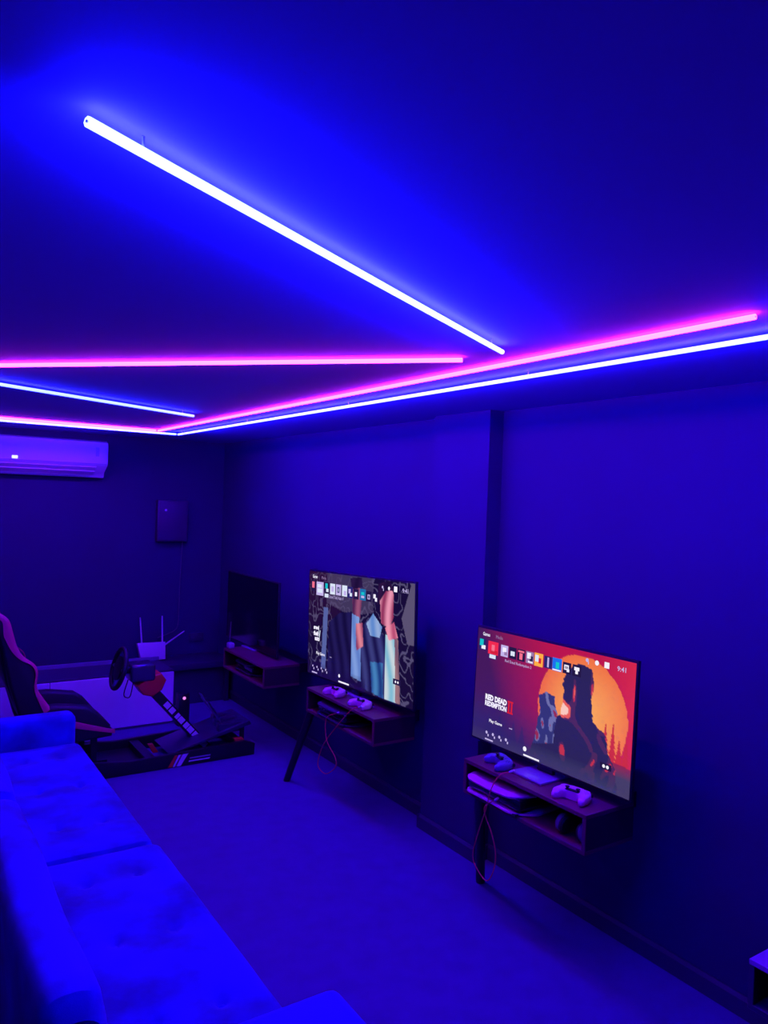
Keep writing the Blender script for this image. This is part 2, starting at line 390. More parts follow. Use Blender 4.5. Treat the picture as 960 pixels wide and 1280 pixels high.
SCREEN_GAIN = 0.9
def picture_mat():
    m = bpy.data.materials.new('screen_picture'); m.use_nodes = True; nt = m.node_tree; nt.nodes.clear()
    o = nt.nodes.new('ShaderNodeOutputMaterial'); e = nt.nodes.new('ShaderNodeEmission'); a = nt.nodes.new('ShaderNodeVertexColor'); a.layer_name = 'picture'
    g = nt.nodes.new('ShaderNodeBsdfGlossy'); g.inputs['Roughness'].default_value = 0.15; g.inputs['Color'].default_value = (0.03, 0.03, 0.03, 1)
    ad = nt.nodes.new('ShaderNodeAddShader')
    e.inputs[1].default_value = SCREEN_GAIN
    nt.links.new(a.outputs['Color'], e.inputs[0]); nt.links.new(e.outputs[0], ad.inputs[0]); nt.links.new(g.outputs[0], ad.inputs[1]); nt.links.new(ad.outputs[0], o.inputs[0])
    m.cycles.emission_sampling = 'NONE'
    return m
M_pic = picture_mat()

def television(label, x, y, zc, w, h, tilt, roll, shelf_z, picture=None, dark=False, bw=0.13, bf=-0.11):
    root = thing('television', label, 'television', (x, y, shelf_z), RZ)
    zc -= shelf_z; t = 0.018
    hs = MB()
    hs.box((-w / 2, 0, -h / 2), (w / 2, t, h / 2), 0.004)
    hs.box((-w * 0.36, t - 0.002, -h * 0.44), (w * 0.36, t + 0.03, h * 0.18), 0.012)
    hs = hs.build('housing', M_blackpl, root, loc=(0, 0, zc)); hs.rotation_euler = (tilt, -roll, 0)
    bz = 0.009; W, Hh = w - 2 * bz, h - 2 * bz - 0.006
    if dark:
        scr = MB().box((-W / 2, -0.0015, -Hh / 2), (W / 2, 0.002, Hh / 2)).build('screen', M_glassblk, root, loc=(0, 0, zc), smooth=False)
    else:
        nu, nv = 224, 126
        vv = [(-W / 2 + W * i / nu, -0.0012, Hh / 2 - Hh * j / nv) for j in range(nv + 1) for i in range(nu + 1)]
        ff = [(j * (nu + 1) + i, (j + 1) * (nu + 1) + i, (j + 1) * (nu + 1) + i + 1, j * (nu + 1) + i + 1) for j in range(nv) for i in range(nu)]
        me = bpy.data.meshes.new('screen'); me.from_pydata(vv, [], ff)
        ca = me.color_attributes.new('picture', 'FLOAT_COLOR', 'POINT')
        for j in range(nv + 1):
            for i in range(nu + 1): ca.data[j * (nu + 1) + i].color = (*picture(i / nu, j / nv), 1)
        me.materials.append(M_pic)
        scr = bpy.data.objects.new('screen', me); C.objects.link(scr); scr.parent = root; scr.location = (0, 0, zc)
    scr.rotation_euler = (tilt, -roll, 0)
    P = lambda u, v, e=0: Vector((-W / 2 + W * u, -0.0022 - 0.0004 * e, Hh / 2 - Hh * v))
    def tile(u, v, du, dv, m, name='app_icon', e=0):
        o = MB().box(P(u - du / 2, v + dv / 2, e), P(u + du / 2, v - dv / 2, e) + Vector((0, 0.0003, 0))).build(name, m, scr, smooth=False); return o
    def text(u, v, s, size, m, bold=0.0, align='LEFT', name='screen_text', sx=1.0, sz=1.0):
        me = text_mesh(s, size, bold, align); me.materials.append(m)
        o = bpy.data.objects.new(name, me); C.objects.link(o); o.parent = scr; o.location = P(u, v, 2); o.scale = (sx, 1, sz); return o
    def text_fit(s, u0, v0, u1, v1, m, bold=0.0, name='screen_text'):
        me = text_mesh(s, 0.1, bold); me.materials.append(m)
        xs = [v.co.x for v in me.vertices]; zs = [v.co.z for v in me.vertices]
        a, b = P(u0, v1, 2), P(u1, v0, 2); kx = (b.x - a.x) / (max(xs) - min(xs)); kz = (b.z - a.z) / (max(zs) - min(zs))
        for v in me.vertices: v.co = Vector(((v.co.x - min(xs)) * kx, 0, (v.co.z - min(zs)) * kz))
        o = bpy.data.objects.new(name, me); C.objects.link(o); o.parent = scr; o.location = a; return o
    text.fit = text_fit
    def disc(u, v, r, m, name='menu_icon'):
        me = MB().tube([P(u, v, 1), P(u, v, 1) - Vector((0, 0.0003, 0))], r, 14).build(name, m, scr, smooth=False); return me
    # stand: neck and base plate on the shelf
    MB().box((-0.05, 0.012, 0.008), (0.05, 0.034, zc - h * 0.3), 0.004).build('stand_neck', M_black, root)
    MB().prism([(-bw, bf), (bw, bf), (bw * 0.9, 0.10), (-bw * 0.9, 0.10)], 2, 0.0, 0.011, 0.003).build('stand_base', M_standbase, root)
    return root, scr, tile, text, disc, W, Hh
M_standbase = mat('grey_stand_base', (0.35, 0.28, 0.40), 0.25)
E = lambda n, r, g, b, k=1.0: emat(n, srgb(r, g, b), k)
eW = E('lit_white', 240, 235, 255); eG = E('lit_grey', 150, 120, 170); eR = E('lit_red', 235, 40, 80); eRd = E('lit_deep_red', 205, 30, 60); eK = E('lit_black', 34, 22, 70)
eO = E('lit_orange', 250, 170, 70); eB = E('lit_blue', 30, 110, 235); eC = E('lit_cyan', 20, 190, 200); eL = E('lit_lavender', 190, 175, 230); eP = E('lit_pink', 240, 110, 140); eN = E('lit_navy', 40, 34, 110); eT = E('lit_teal', 30, 110, 170); ePale = E('lit_pale', 215, 225, 245)

def home_screen(tile, text, disc, W, Hh, icons, sel, title, logo, tu, tm):
    text.fit('Games', 0.040, 0.032, 0.094, 0.064, eW, 0.002); text.fit('Media', 0.140, 0.036, 0.190, 0.066, eG)
    for k, (u, v, du, dv, m, deco) in enumerate(icons):
        tile(u, v, du, dv, m)
        for (a, b, c_, d_, mm) in deco: tile(u + a * du, v + b * dv, c_ * du, d_ * dv, mm, 'icon_mark', 1)
    text.fit(title[0], *title[1:], eL)
    # top right: search ring, gear, portrait square, clock
    disc(0.739, 0.062, 0.0085, eL); MB_h = tile(0.746, 0.082, 0.005, 0.022, eL, 'menu_icon'); disc(0.794, 0.066, 0.011, eW); tile(0.848, 0.066, 0.026, 0.046, eW, 'menu_icon')
    text.fit('9:41', 0.905, 0.050, 0.950, 0.088, eL, 0.001)
    logo()
    text.fit('Play Game', tu[0], tu[1] - 0.018, tu[0] + 0.095, tu[1] + 0.018, eW, 0.002)
    for i in range(3): disc(tu[0] + 0.150 + 0.008 * i, tu[1], 0.003, eL, 'menu_dot')
    for i in range(4):
        uu = tu[2] + 0.048 * i
        disc(uu, 0.92, 0.0075, eL, 'trophy_icon'); tile(uu + 0.012, 0.942, 0.008, 0.02, eL, 'trophy_icon')
    tile(tu[2] + 0.02, 0.98, 0.06, 0.012, eL, 'caption_line'); disc(tu[3], 0.932, 0.0115, eW, 'menu_icon'); tile(tu[3] + 0.045, 0.984, 0.105, 0.014, eW, 'caption_line')
    tile(0.872, 0.823, 0.062, 0.046, eK, 'picture_tag'); disc(0.862, 0.823, 0.0075, eW, 'menu_dot', ); disc(0.882, 0.823, 0.0075, eW, 'menu_dot')

# near television
x1, y1 = 2.60, 2.52
r1, s1_, tile, text, disc, W, Hh = television('switched-on television showing a red and orange desert sunset menu', x1, y1, 1.081, 1.015, 0.588, math.radians(-2.0), math.radians(0.4), 0.745, picture_desert, bw=0.10)
icons1 = [(0.040, 0.145, 0.052, 0.10, eN, [(-.15, -.15, .55, .6, eC), (.15, .25, .6, .35, eW)]),
          (0.122, 0.158, 0.076, 0.115, eR, [(0, 0, .3, .5, eP), (.1, .3, .7, .25, eRd)]),
          (0.121, 0.235, 0.058, 0.042, eN, [(0, 0, .8, .8, ePale)]),
          (0.206, 0.158, 0.052, 0.10, eL, [(0, -.1, .5, .4, eW), (0.2, .2, .4, .3, eG)]),
          (0.266, 0.158, 0.052, 0.10, eK, [(0, .05, .55, .4, ePale), (0, .25, .12, .2, eK)]),
          (0.325, 0.158, 0.052, 0.10, eK, [(0, -.32, .8, .16, eP), (0, .1, .4, .55, eP)]),
          (0.385, 0.158, 0.052, 0.10, eG, [(-.1, -.15, .5, .5, eW), (.2, .1, .4, .5, eK), (.1, .36, .6, .15, eW)]),
          (0.444, 0.158, 0.056, 0.11, eO, [(-.2, -.1, .4, .5, ePale), (.15, .05, .3, .4, eRd)]),
          (0.506, 0.158, 0.052, 0.10, eN, [(0, 0, .2, .8, eL)]),
          (0.562, 0.158, 0.058, 0.105, eB, [(.05, .05, .35, .5, eC), (0, .42, .9, .1, eW)]),
          (0.623, 0.165, 0.050, 0.090, eK, [(-.05, -.05, .55, .45, eW), (-.05, -.05, .38, .25, eK), (.15, .2, .3, .25, eW)]),
          (0.682, 0.165, 0.050, 0.090, eK, [(-.15, -.15, .3, .3, eW), (.15, -.15, .3, .3, eW), (0, .15, .3, .3, eW)])]
def logo1():
    text.fit('RED DEAD', 0.086, 0.578, 0.246, 0.630, eW, 0.006); text.fit('REDEMPTION', 0.086, 0.636, 0.246, 0.684, eW, 0.005)
    tile(0.271, 0.584, 0.040, 0.014, eRd, 'numeral_bar', 2); tile(0.271, 0.680, 0.040, 0.014, eRd, 'numeral_bar', 2)
    for uu in (0.261, 0.281): tile(uu, 0.632, 0.011, 0.09, eRd, 'numeral_bar', 2)
home_screen(tile, text, disc, W, Hh, icons1, 1, ('Red Dead Redemption 2', 0.215, 0.226, 0.400, 0.258), logo1, (0.125, 0.81, 0.11, 0.387), True)
# middle television
x2, y2 = 2.62, 4.263
r2, s2_, tile, text, disc, W, Hh = television('large switched-on television with dark blue grey picture, tilted, in the middle of the wall', x2, y2, 1.125, 1.339, 0.762, math.radians(-0.4), math.radians(2.2), 0.700, picture_drapes, bf=-0.015)
icons2 = [(0.047, 0.140, 0.045, 0.10, eK, [(0, -.1, .6, .6, eP)]),
          (0.123, 0.160, 0.078, 0.13, eL, [(-.05, -.2, .6, .25, ePale), (0, .15, .7, .3, ePale)]),
          (0.200, 0.140, 0.050, 0.10, eK, [(-.1, -.15, .5, .5, eC), (.1, .25, .5, .3, ePale)]),
          (0.197, 0.216, 0.040, 0.035, ePale, []),
          (0.261, 0.145, 0.052, 0.10, ePale, [(0, 0, .5, .5, eL)]),
          (0.322, 0.145, 0.052, 0.10, eL, [(0, 0, .45, .5, eN), (0, 0, .2, .3, ePale)]),
          (0.385, 0.145, 0.050, 0.10, ePale, [(.1, .2, .5, .4, eL)]),
          (0.441, 0.150, 0.052, 0.10, eN, [(-.1, -.1, .4, .4, eL), (.15, .2, .4, .3, ePale)]),
          (0.498, 0.158, 0.050, 0.09, eK, [(0, 0, .4, .4, eW)]),
          (0.562, 0.153, 0.056, 0.10, eT, [(0, -.1, .5, .25, eC), (0, .2, .5, .2, eL)]),
          (0.618, 0.160, 0.050, 0.09, eK, [(0, .05, .45, .45, eL), (0, .05, .28, .28, eK)]),
          (0.676, 0.160, 0.050, 0.09, eK, [(-.12, -.1, .4, .4, eW), (.15, .2, .35, .35, eW)])]
def logo2():
    text.fit('grand', 0.062, 0.520, 0.122, 0.570, eW, 0.006); text.fit('theft', 0.062, 0.575, 0.118, 0.620, eW, 0.006); text.fit('auto', 0.078, 0.625, 0.132, 0.668, eW, 0.006)
    text.fit('V', 0.118, 0.560, 0.140, 0.640, ePale, 0.004)
home_screen(tile, text, disc, W, Hh, icons2, 1, ('Grand Theft Auto V', 0.225, 0.205, 0.377, 0.235), logo2, (0.098, 0.787, 0.061, 0.349), False)
# far television
television('switched-off dark television furthest back near the corner', 2.60, 5.925, 1.03, 1.05, 0.60, 0, 0, 0.715, dark=True, bf=-0.02)

# ------------------------------------------------------------------ open shelves under the televisions
M_sideb = mat('dark_side_board', (0.04, 0.008, 0.02), 0.5)
def shelf(label, x, y0, y1, zt, hgt, legs, group='open wooden shelves under the televisions', m=None, depth=None, mtop=None):
    m = m or M_wood; d = depth or 0.30; w = y1 - y0; t = 0.018
    root = thing('open_shelf', label, 'shelf', (x, (y0 + y1) / 2, 0), RZ, group)
    MB().box((-w / 2, 0, zt - t), (w / 2, d, zt), 0.0015, 1).build('top_board', mtop or m, root)
    MB().box((-w / 2, 0, zt - hgt), (w / 2, d, zt - hgt + t), 0.0015, 1).build('bottom_board', m, root)
    for s in (-1, 1):
        a, b = sorted((s * w / 2, s * (w / 2 - t)))
        MB().box((a, 0.006, zt - hgt + t), (b, d, zt - t), 0.0).build('side_board', M_sideb, root, smooth=False)
        MB().box((a, 0.0, zt - hgt + t), (b, 0.006, zt - t), 0.0).build('edge_strip', m, root, smooth=False)
    MB().box((-w / 2 + t, d - 0.006, zt - hgt + t), (w / 2 - t, d, zt - t)).build('back_panel', m, root, smooth=False)
    MB().box((-w * 0.34, d, zt - 0.10), (w * 0.34, XR - 0.003 - x, zt - 0.03)).build('wall_bracket', M_black, root, smooth=False)
    for p, q in legs:
        lp = lambda P: (-(P[1] - (y0 + y1) / 2), P[0] - x, P[2])
        MB().tube([lp(p), lp(q)], [0.024, 0.028], 14).build('leg', M_black, root)
    return root
shelf('reddish open shelf under the desert sunset television, holding a white console', 2.42, 2.095, 2.875, 0.745, 0.167,
      [((2.685, 3.02, 0), (2.50, 2.84, 0.578))])
shelf('dark reddish open shelf under the large middle television', 2.46, 3.76, 4.62, 0.700, 0.165,
      [((2.42, 4.80, 0), (2.485, 4.59, 0.536))])
shelf('dark open shelf under the switched-off television in the corner', 2.42, 5.235, 6.05, 0.715, 0.165,
      [])
shelf('pale shelf corner just showing at the right edge nearest the camera', 2.35, 0.55, 1.345, 0.575, 0.16,
      [], m=M_base, mtop=mat('pale_laminate', (0.5, 0.25, 0.5), 0.4))

# ------------------------------------------------------------------ consoles lying in the shelves
def console(label, x, y, z, w=0.39, d=0.25, m=None, group='game consoles in the shelves'):
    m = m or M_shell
    root = thing('game_console', label, 'game console', (x, y, z), RZ, group)
    MB().box((-w * 0.48, 0.012, 0.026), (w * 0.44, d - 0.01, 0.082), 0.012, 3).build('core', M_gloss, root)
    def plate(up):
        def f(u, v):
            a = -w / 2 + w * u
            flare = 0.020 * (u ** 3) + 0.008 * ((1 - u) ** 4)
            cut = 0.10 * max(0.0, (u - 0.74) / 0.26) ** 2.2 + 0.03 * max(0.0, (0.12 - u) / 0.12) ** 2
            y_ = -0.008 + cut * (1 - v) + (d + 0.004) * v
            lip = 0.010 * max(0.0, 1 - v * 6)
            z_ = (0.084 + flare * (1.0 - 0.5 * v) - lip) if up else (0.020 - flare * 0.7 * (1 - 0.5 * v) + lip * 0.5)
            return Vector((a, y_, z_))
        mb = MB(); mb.grid(f, 26, 14)
        g = bmesh.ops.solidify(mb.bm, geom=mb.bm.faces[:], thickness=0.008)
        return mb.build('side_plate', m, root, angle=60)
    plate(True); plate(False)
    MB().box((-w * 0.46, 0.006, 0.0), (-w * 0.36, d * 0.8, 0.012)).build('foot', M_blackpl, root, smooth=False)
    MB().box((w * 0.30, 0.006, 0.0), (w * 0.40, d * 0.8, 0.012)).build('foot', M_blackpl, root, smooth=False)
    MB().box((w * 0.05, 0.0105, 0.05), (w * 0.35, 0.0125, 0.053)).build('disc_slot', M_blackpl, root, smooth=False)
    return root
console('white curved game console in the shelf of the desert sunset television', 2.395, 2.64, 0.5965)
M_dimwhite = mat('dark_console_shell', (0.10, 0.10, 0.12), 0.25)
console('dark glossy game console in the shelf below the middle television', 2.45, 4.27, 0.5545, m=M_dimwhite)
console('dark game console in the corner shelf below the switched-off television', 2.45, 5.70, 0.5695, w=0.36, m=M_dimwhite)

# ------------------------------------------------------------------ controllers
def controller(label, x, y, z, rz, m, group):
    root = thing('game_controller', label, 'game controller', (x, y, z), rz, group)
    half = [(0, 0.040), (0.030, 0.043), (0.058, 0.040), (0.074, 0.022), (0.081, -0.010), (0.078, -0.045), (0.066, -0.058), (0.052, -0.050), (0.040, -0.024), (0.022, -0.012), (0, -0.012)]
    poly = catmull([(a, b, 0) for a, b in half], 3); pts = [(p.x, p.y) for p in poly] + [(-p.x, p.y) for p in poly[-2:0:-1]]
    mb = MB(); t = mb.bm; rings = []
    for (s, zz) in ((0.72, 0.002), (0.94, 0.008), (1.0, 0.020), (0.97, 0.031), (0.86, 0.038), (0.55, 0.041)):
        ring = []
        for (a, b) in pts:
            cx_ = 0.055 if a > 0.02 else (-0.055 if a < -0.02 else a * 2.75); cb = max(-0.03, min(0.02, b))
            q = Vector((cx_ + (a - cx_) * s, cb + (b - cb) * s, zz + (0.004 if b > 0.02 else (-0.010 * max(0, zz / 0.041) if b < -0.035 else 0))))
            ring.append(t.verts.new(q))
        rings.append(ring)
    n = len(pts)
    for A, B in zip(rings, rings[1:]):
        for k in range(n): t.faces.new((A[k], A[(k + 1) % n], B[(k + 1) % n], B[k]))
    f1 = t.faces.new(rings[-1]); f0 = t.faces.new(rings[0][::-1]); bmesh.ops.triangulate(t, faces=[f0, f1])
    mb.build('shell', m, root, angle=60)
    MB().prism([(-0.026, 0.012), (0.026, 0.012), (0.030, 0.038), (-0.030, 0.038)], 2, 0.040, 0.0455, 0.0015).build('touchpad', m, root)
    MB().prism([(-0.034, -0.012), (0.034, -0.012), (0.030, 0.010), (-0.030, 0.010)], 2, 0.038, 0.0428, 0.001).build('centre_panel', M_blackpl, root)
    for s in (-1, 1):
        MB().lathe([(0.0085, 0), (0.006, 0.004), (0.006, 0.009), (0.0095, 0.011), (0.0095, 0.014), (0.006, 0.0135)], 14, Matrix.Translation((s * 0.026, -0.004, 0.040))).build('thumbstick', M_blackpl, root)
        MB().box((s * 0.055 - 0.018, 0.034, 0.018), (s * 0.055 + 0.018, 0.046, 0.034), 0.004).build('trigger', M_blackpl, root)
    MB().box((-0.064, 0.011, 0.040), (-0.046, 0.0165, 0.0445), 0.001, 1).box((-0.0578, 0.005, 0.040), (-0.0522, 0.0225, 0.0445), 0.001, 1).build('direction_pad', m, root)
    for a, b in ((0.009, 0), (-0.009, 0), (0, 0.009), (0, -0.009)):
        MB().lathe([(0.0042, 0), (0.0042, 0.004), (0.003, 0.0046)], 10, Matrix.Translation((0.055 + a, 0.014 + b, 0.0405))).build('button', m, root)
    return root
gW = 'controllers on the shelves'
M_blueg = mat('slate_plastic', (0.16, 0.16, 0.35), 0.4)
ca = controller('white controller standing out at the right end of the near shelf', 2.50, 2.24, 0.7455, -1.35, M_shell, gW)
controller('slate controller with the orange cable on the near shelf', 2.50, 2.70, 0.7455, -1.9, M_blueg, gW)
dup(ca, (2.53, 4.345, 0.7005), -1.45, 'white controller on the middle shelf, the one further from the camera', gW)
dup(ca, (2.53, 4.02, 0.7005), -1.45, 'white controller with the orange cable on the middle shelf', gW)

# ------------------------------------------------------------------ cables
def cable(name, pts, r, m, label, plug=True):
    root = thing(name, label, 'cable', pts[-1] if False else pts[0])
    o = Vector(pts[0]); L = [Vector(p) - o for p in pts]
    MB().tube(catmull(L, 8), r, 8).build('cord', m, root)
    if plug:
        for a, b in ((L[0], L[1]), (L[-1], L[-2])):
            d = (b - a).normalized(); MB().tube([a - d * 0.012, a + d * 0.010, a + d * 0.016], [0.0055, 0.0055, 0.003], 8).build('plug', mat('white_plug', (0.8, 0.7, 0.75), 0.4), root)
    return root
c1 = [[2.56, 0.775], [2.602, 0.750], [2.631, 0.68], [2.653, 0.575], [2.697, 0.445], [2.726, 0.334], [2.688, 0.281], [2.624, 0.256], [2.59, 0.33], [2.594, 0.407], [2.626, 0.48], [2.663, 0.541], [2.66, 0.591], [2.602, 0.642]]
xs = [2.445, 2.41, 2.385, 2.375, 2.37, 2.37, 2.37, 2.375, 2.385, 2.39, 2.39, 2.385, 2.378, 2.395]
cable('charging_cable', [(x, y, z) for x, (y, z) in zip(xs, c1)], 0.0026, M_cable, 'thin orange cable hanging in a loop from the near shelf')
c2 = [[3.945, 0.728], [3.996, 0.700], [4.088, 0.611], [4.251, 0.434], [4.329, 0.306], [4.324, 0.245], [4.227, 0.234], [4.128, 0.306], [4.142, 0.363], [4.251, 0.434], [4.29, 0.527], [4.263, 0.592], [4.171, 0.636]]
xs = [2.475, 2.445, 2.43, 2.41, 2.41, 2.41, 2.412, 2.42, 2.425, 2.425, 2.43, 2.43, 2.45]
cable('charging_cable', [(x, y, z) for x, (y, z) in zip(xs, c2)], 0.0028, M_cable, 'thin orange cable looped in a figure eight below the middle shelf')

# ------------------------------------------------------------------ headset in the near shelf
hd = thing('headset', 'black over-ear headset lying at the right end of the near shelf', 'headset', (2.46, 2.205, 0.5965), RZ)
arc = [(0.062 * math.cos(a), 0.085, 0.045 + 0.062 * math.sin(a) * 0.85) for a in [math.pi * i / 16 for i in range(17)]]
MB().tube(arc, 0.008, 8).build('headband', M_blackpl, hd)
for s in (-1, 1):
    Mx = Matrix.Translation((s * 0.055, 0.02, 0.044)) @ Matrix.Rotation(s * math.radians(80), 4, 'Y')
    MB().lathe([(0.026, -0.004), (0.042, 0.0), (0.043, 0.014), (0.036, 0.024), (0.02, 0.027)], 20, Mx).build('ear_cup', mat('grey_gloss', (0.14, 0.14, 0.18), 0.15), hd)
    Mx = Matrix.Translation((s * 0.052, 0.02, 0.044)) @ Matrix.Rotation(-s * math.radians(100), 4, 'Y')
    MB().lathe([(0.040, -0.002), (0.042, 0.006), (0.036, 0.014), (0.022, 0.012)], 20, Mx).build('ear_pad', M_leather, hd)
    MB().tube([(s * 0.062, 0.085, 0.045), (s * 0.064, 0.05, 0.044), (s * 0.062, 0.02, 0.044)], 0.005, 8).build('yoke', M_alu, hd)

# ------------------------------------------------------------------ air conditioner
ac = thing('air_conditioner', 'white wall-mounted split air conditioner high on the back wall', 'air conditioner', (1.22, YB, 2.12))
K = 0.48
MB().prism([(-0.003, 0.0), (-0.003, 0.335), (-0.17, 0.335), (-0.215, 0.318), (-0.228, 0.28), (-0.228, 0.125), (-0.22, 0.108), (-0.10, 0.045), (-0.08, 0.0)], 0, -K, K, 0.008).build('body', M_white, ac)
MB().prism([(-0.2285, 0.12), (-0.2345, 0.125), (-0.2345, 0.29), (-0.2285, 0.30)], 0, -K + 0.01, K - 0.012, 0.002).build('front_panel', M_white, ac)
MB().prism([(-0.212, 0.098), (-0.216, 0.090), (-0.128, 0.036), (-0.122, 0.042)], 0, -K + 0.03, K - 0.10, 0.001).build('louvre', M_white, ac)
MB().prism([(-0.205, 0.060), (-0.209, 0.052), (-0.155, 0.020), (-0.150, 0.027)], 0, -K + 0.02, K - 0.11, 0.001).build('louvre', M_white, ac)
MB().box((-0.315, -0.2365, 0.133), (-0.270, -0.2347, 0.158)).build('display', emat('ac_display', (0.75, 0.8, 1.0), 1.2), ac, smooth=False)
MB().box((0.37, -0.2358, 0.19), (0.40, -0.2347, 0.27)).build('energy_sticker', mat('sticker', (0.45, 0.55, 0.8), 0.5), ac, smooth=False)

# ------------------------------------------------------------------ fuse box, its cable, socket
fb = thing('fuse_box', 'flat dark metal fuse box on the back wall right of the air conditioner', 'fuse box', (2.365, YB, 1.53))
MB().box((-0.15, -0.075, 0), (0.15, -0.002, 0.40), 0.004).build('case', M_box, fb)
MB().box((-0.138, -0.083, 0.012), (0.138, -0.075, 0.388), 0.003).build('door', M_box, fb)
MB().lathe([(0.011, 0), (0.011, 0.006), (0.007, 0.009)], 12, Matrix.Translation((-0.075, -0.083, 0.305)) @ Matrix.Rotation(math.pi / 2, 4, 'X')).build('lock', M_white, fb)
cable('wall_cable', [(2.48, 7.37, 1.53), (2.475, 7.385, 1.2), (2.47, 7.385, 0.9), (2.465, 7.385, 0.70), (2.43, 7.38, 0.645), (2.36, 7.36, 0.62), (2.24, 7.30, 0.60)], 0.005, M_greycable, 'grey cable dropping from the fuse box towards the router', plug=False)
sk = thing('wall_socket', 'small dark double wall socket right of the router', 'socket', (2.66, YB, 0.52))
MB().box((-0.075, -0.012, 0), (0.075, -0.001, 0.085), 0.003).build('plate', M_base, sk)
for s in (-1, 1):
    for a in (-0.009, 0.009):
        MB().box((s * 0.037 + a - 0.002, -0.0135, 0.035), (s * 0.037 + a + 0.002, -0.0115, 0.05)).build('slot', M_greycable, sk, smooth=False)

# ------------------------------------------------------------------ low furniture by the back wall
bench = thing('low_bench', 'low dark bench along the back wall in the corner', 'bench', (2.35, 7.15, 0))
MB().box((-0.55, -0.20, 0.34), (0.52, 0.228, 0.40), 0.004).build('top', M_base, bench)
MB().box((-0.53, -0.18, 0.0), (-0.49, 0.22, 0.34)).build('side_panel', M_base, bench, smooth=False)
MB().box((0.46, -0.18, 0.0), (0.50, 0.22, 0.34)).build('side_panel', M_base, bench, smooth=False)
MB().box((-0.49, -0.14, 0.0), (0.46, -0.12, 0.34)).build('front_panel', M_base, bench, smooth=False)
cab = thing('low_cabinet', 'long low white cabinet with dark top behind the racing seat', 'cabinet', (1.14, 6.70, 0))
cw = 1.0
MB().box((-cw, -0.205, 0.0), (cw - 0.01, 0.22, 0.02)).build('plinth', M_greyp, cab, smooth=False)
MB().box((-cw, -0.21, 0.02), (cw, 0.23, 0.445)).build('body', M_base, cab, smooth=False)
for a, b in ((-cw, -0.003), (0.003, cw)):
    MB().box((a, -0.228, 0.022), (b, -0.21, 0.452), 0.002, 1).build('door', M_whitecab, cab)
MB().box((-cw, -0.215, 0.446), (cw, 0.23, 0.468), 0.002, 1).build('top', M_base, cab)
MB().box((-cw, 0.205, 0.468), (cw, 0.23, 0.50), 0.002, 1).build('back_lip', mat('blue_grey_trim', (0.25, 0.25, 0.32), 0.4), cab)

# router
rt = thing('router', 'white wireless router with three raised antennas on the dark bench', 'router', (2.165, 7.17, 0.401), math.radians(6))
MB().prism([(-0.120, 0.0), (0.118, 0.0), (0.126, 0.165), (-0.150, 0.175)], 1, -0.02, 0.02, 0.006, M=Matrix.Rotation(math.radians(-12), 4, 'X') @ Matrix.Translation((0, 0.0, 0.01))).build('body', M_white, rt)
for a, b in (((-0.100, 0.03, 0.14), (-0.118, 0.05, 0.42)), ((0.100, 0.03, 0.14), (0.098, 0.05, 0.42)), ((0.122, 0.03, 0.14), (0.33, 0.05, 0.255))):
    MB().tube([a, tuple(x + (y - x) * 0.12 for x, y in zip(a, b)), b], [0.008, 0.0085, 0.006], 8).build('antenna', M_white, rt)
MB().prism([(-0.05, 0.0), (0.05, 0.0), (0.05, 0.05), (-0.05, 0.05)], 2, -0.0005, 0.012, M=Matrix.Translation((0, -0.02, 0))).build('foot', M_white, rt)

# ------------------------------------------------------------------ racing simulator (seat, frame, wheel post, pedals)
sim = thing('racing_simulator', 'black racing simulator seat with red trim, steering wheel and pedals', 'racing simulator', (1.6, 5.68, 0))
sx0, sy0 = 1.6, 5.68
def S(pts): return [(a - sx0, b) for a, b in pts]
yn, yf = 5.42 - sy0, 5.95 - sy0            # near and far side
backp = S([(0.60, 1.175), (0.645, 1.18), (0.69, 1.135), (0.715, 1.05), (0.742, 0.956), (0.782, 0.889), (0.851, 0.831), (0.872, 0.775), (0.866, 0.68), (0.906, 0.607), (0.955, 0.53), (0.95, 0.42), (0.80, 0.40), (0.762, 0.534), (0.711, 0.697), (0.66, 0.95)])
for a, b in ((yn, yn + 0.10), (yf - 0.10, yf)):
    MB().prism(backp, 1, a, b, 0.022, seg=3).build('back_bolster', M_leather, sim)
padp = S([(0.595, 1.17), (0.655, 1.16), (0.70, 0.95), (0.76, 0.72), (0.86, 0.50), (0.80, 0.44), (0.70, 0.70), (0.64, 0.95)])
MB().prism(padp, 1, yn + 0.098, yf - 0.098, 0.006).build('back_pad', M_leather, sim)
front = [(0.640, 1.183), (0.692, 1.137), (0.718, 1.05), (0.745, 0.958), (0.785, 0.891), (0.853, 0.834), (0.875, 0.775), (0.869, 0.68), (0.909, 0.607), (0.96, 0.53)]
fc = catmull([(a - sx0, 0, b) for a, b in front], 4); nn = len(fc)
for yy in (yn + 0.018, yf - 0.018):
    sg = -1 if yy < 0 else 1
    def f(u, v):
        k = u * (nn - 1); i = min(int(k), nn - 2); p = fc[i].lerp(fc[i + 1], k - i)
        d = (fc[i + 1] - fc[i]).normalized(); inn = Vector((d.z, 0, -d.x)) * -1
        wd = 0.016 + 0.040 * max(0, 1 - abs(u - 0.22) / 0.28) + 0.032 * max(0, (u - 0.78) / 0.22)
        e = max(0.0, 1 - v * wd / 0.022)                       # follows the rounded edge of the bolster
        if inn.x > 0: inn = -inn
        return Vector((p.x, yy + sg * 0.024 * (1 - e * e), p.z)) + inn * (wd * v - 0.003)
    mb = MB(); mb.grid(f, 40, 6); bmesh.ops.solidify(mb.bm, geom=mb.bm.faces[:], thickness=0.004); mb.build('red_trim', M_red, sim, angle=60)
seatp = S([(0.80, 0.42), (0.95, 0.545), (1.02, 0.545), (1.20, 0.515), (1.265, 0.47), (1.375, 0.335), (1.37, 0.29), (1.05, 0.27), (0.83, 0.28)])
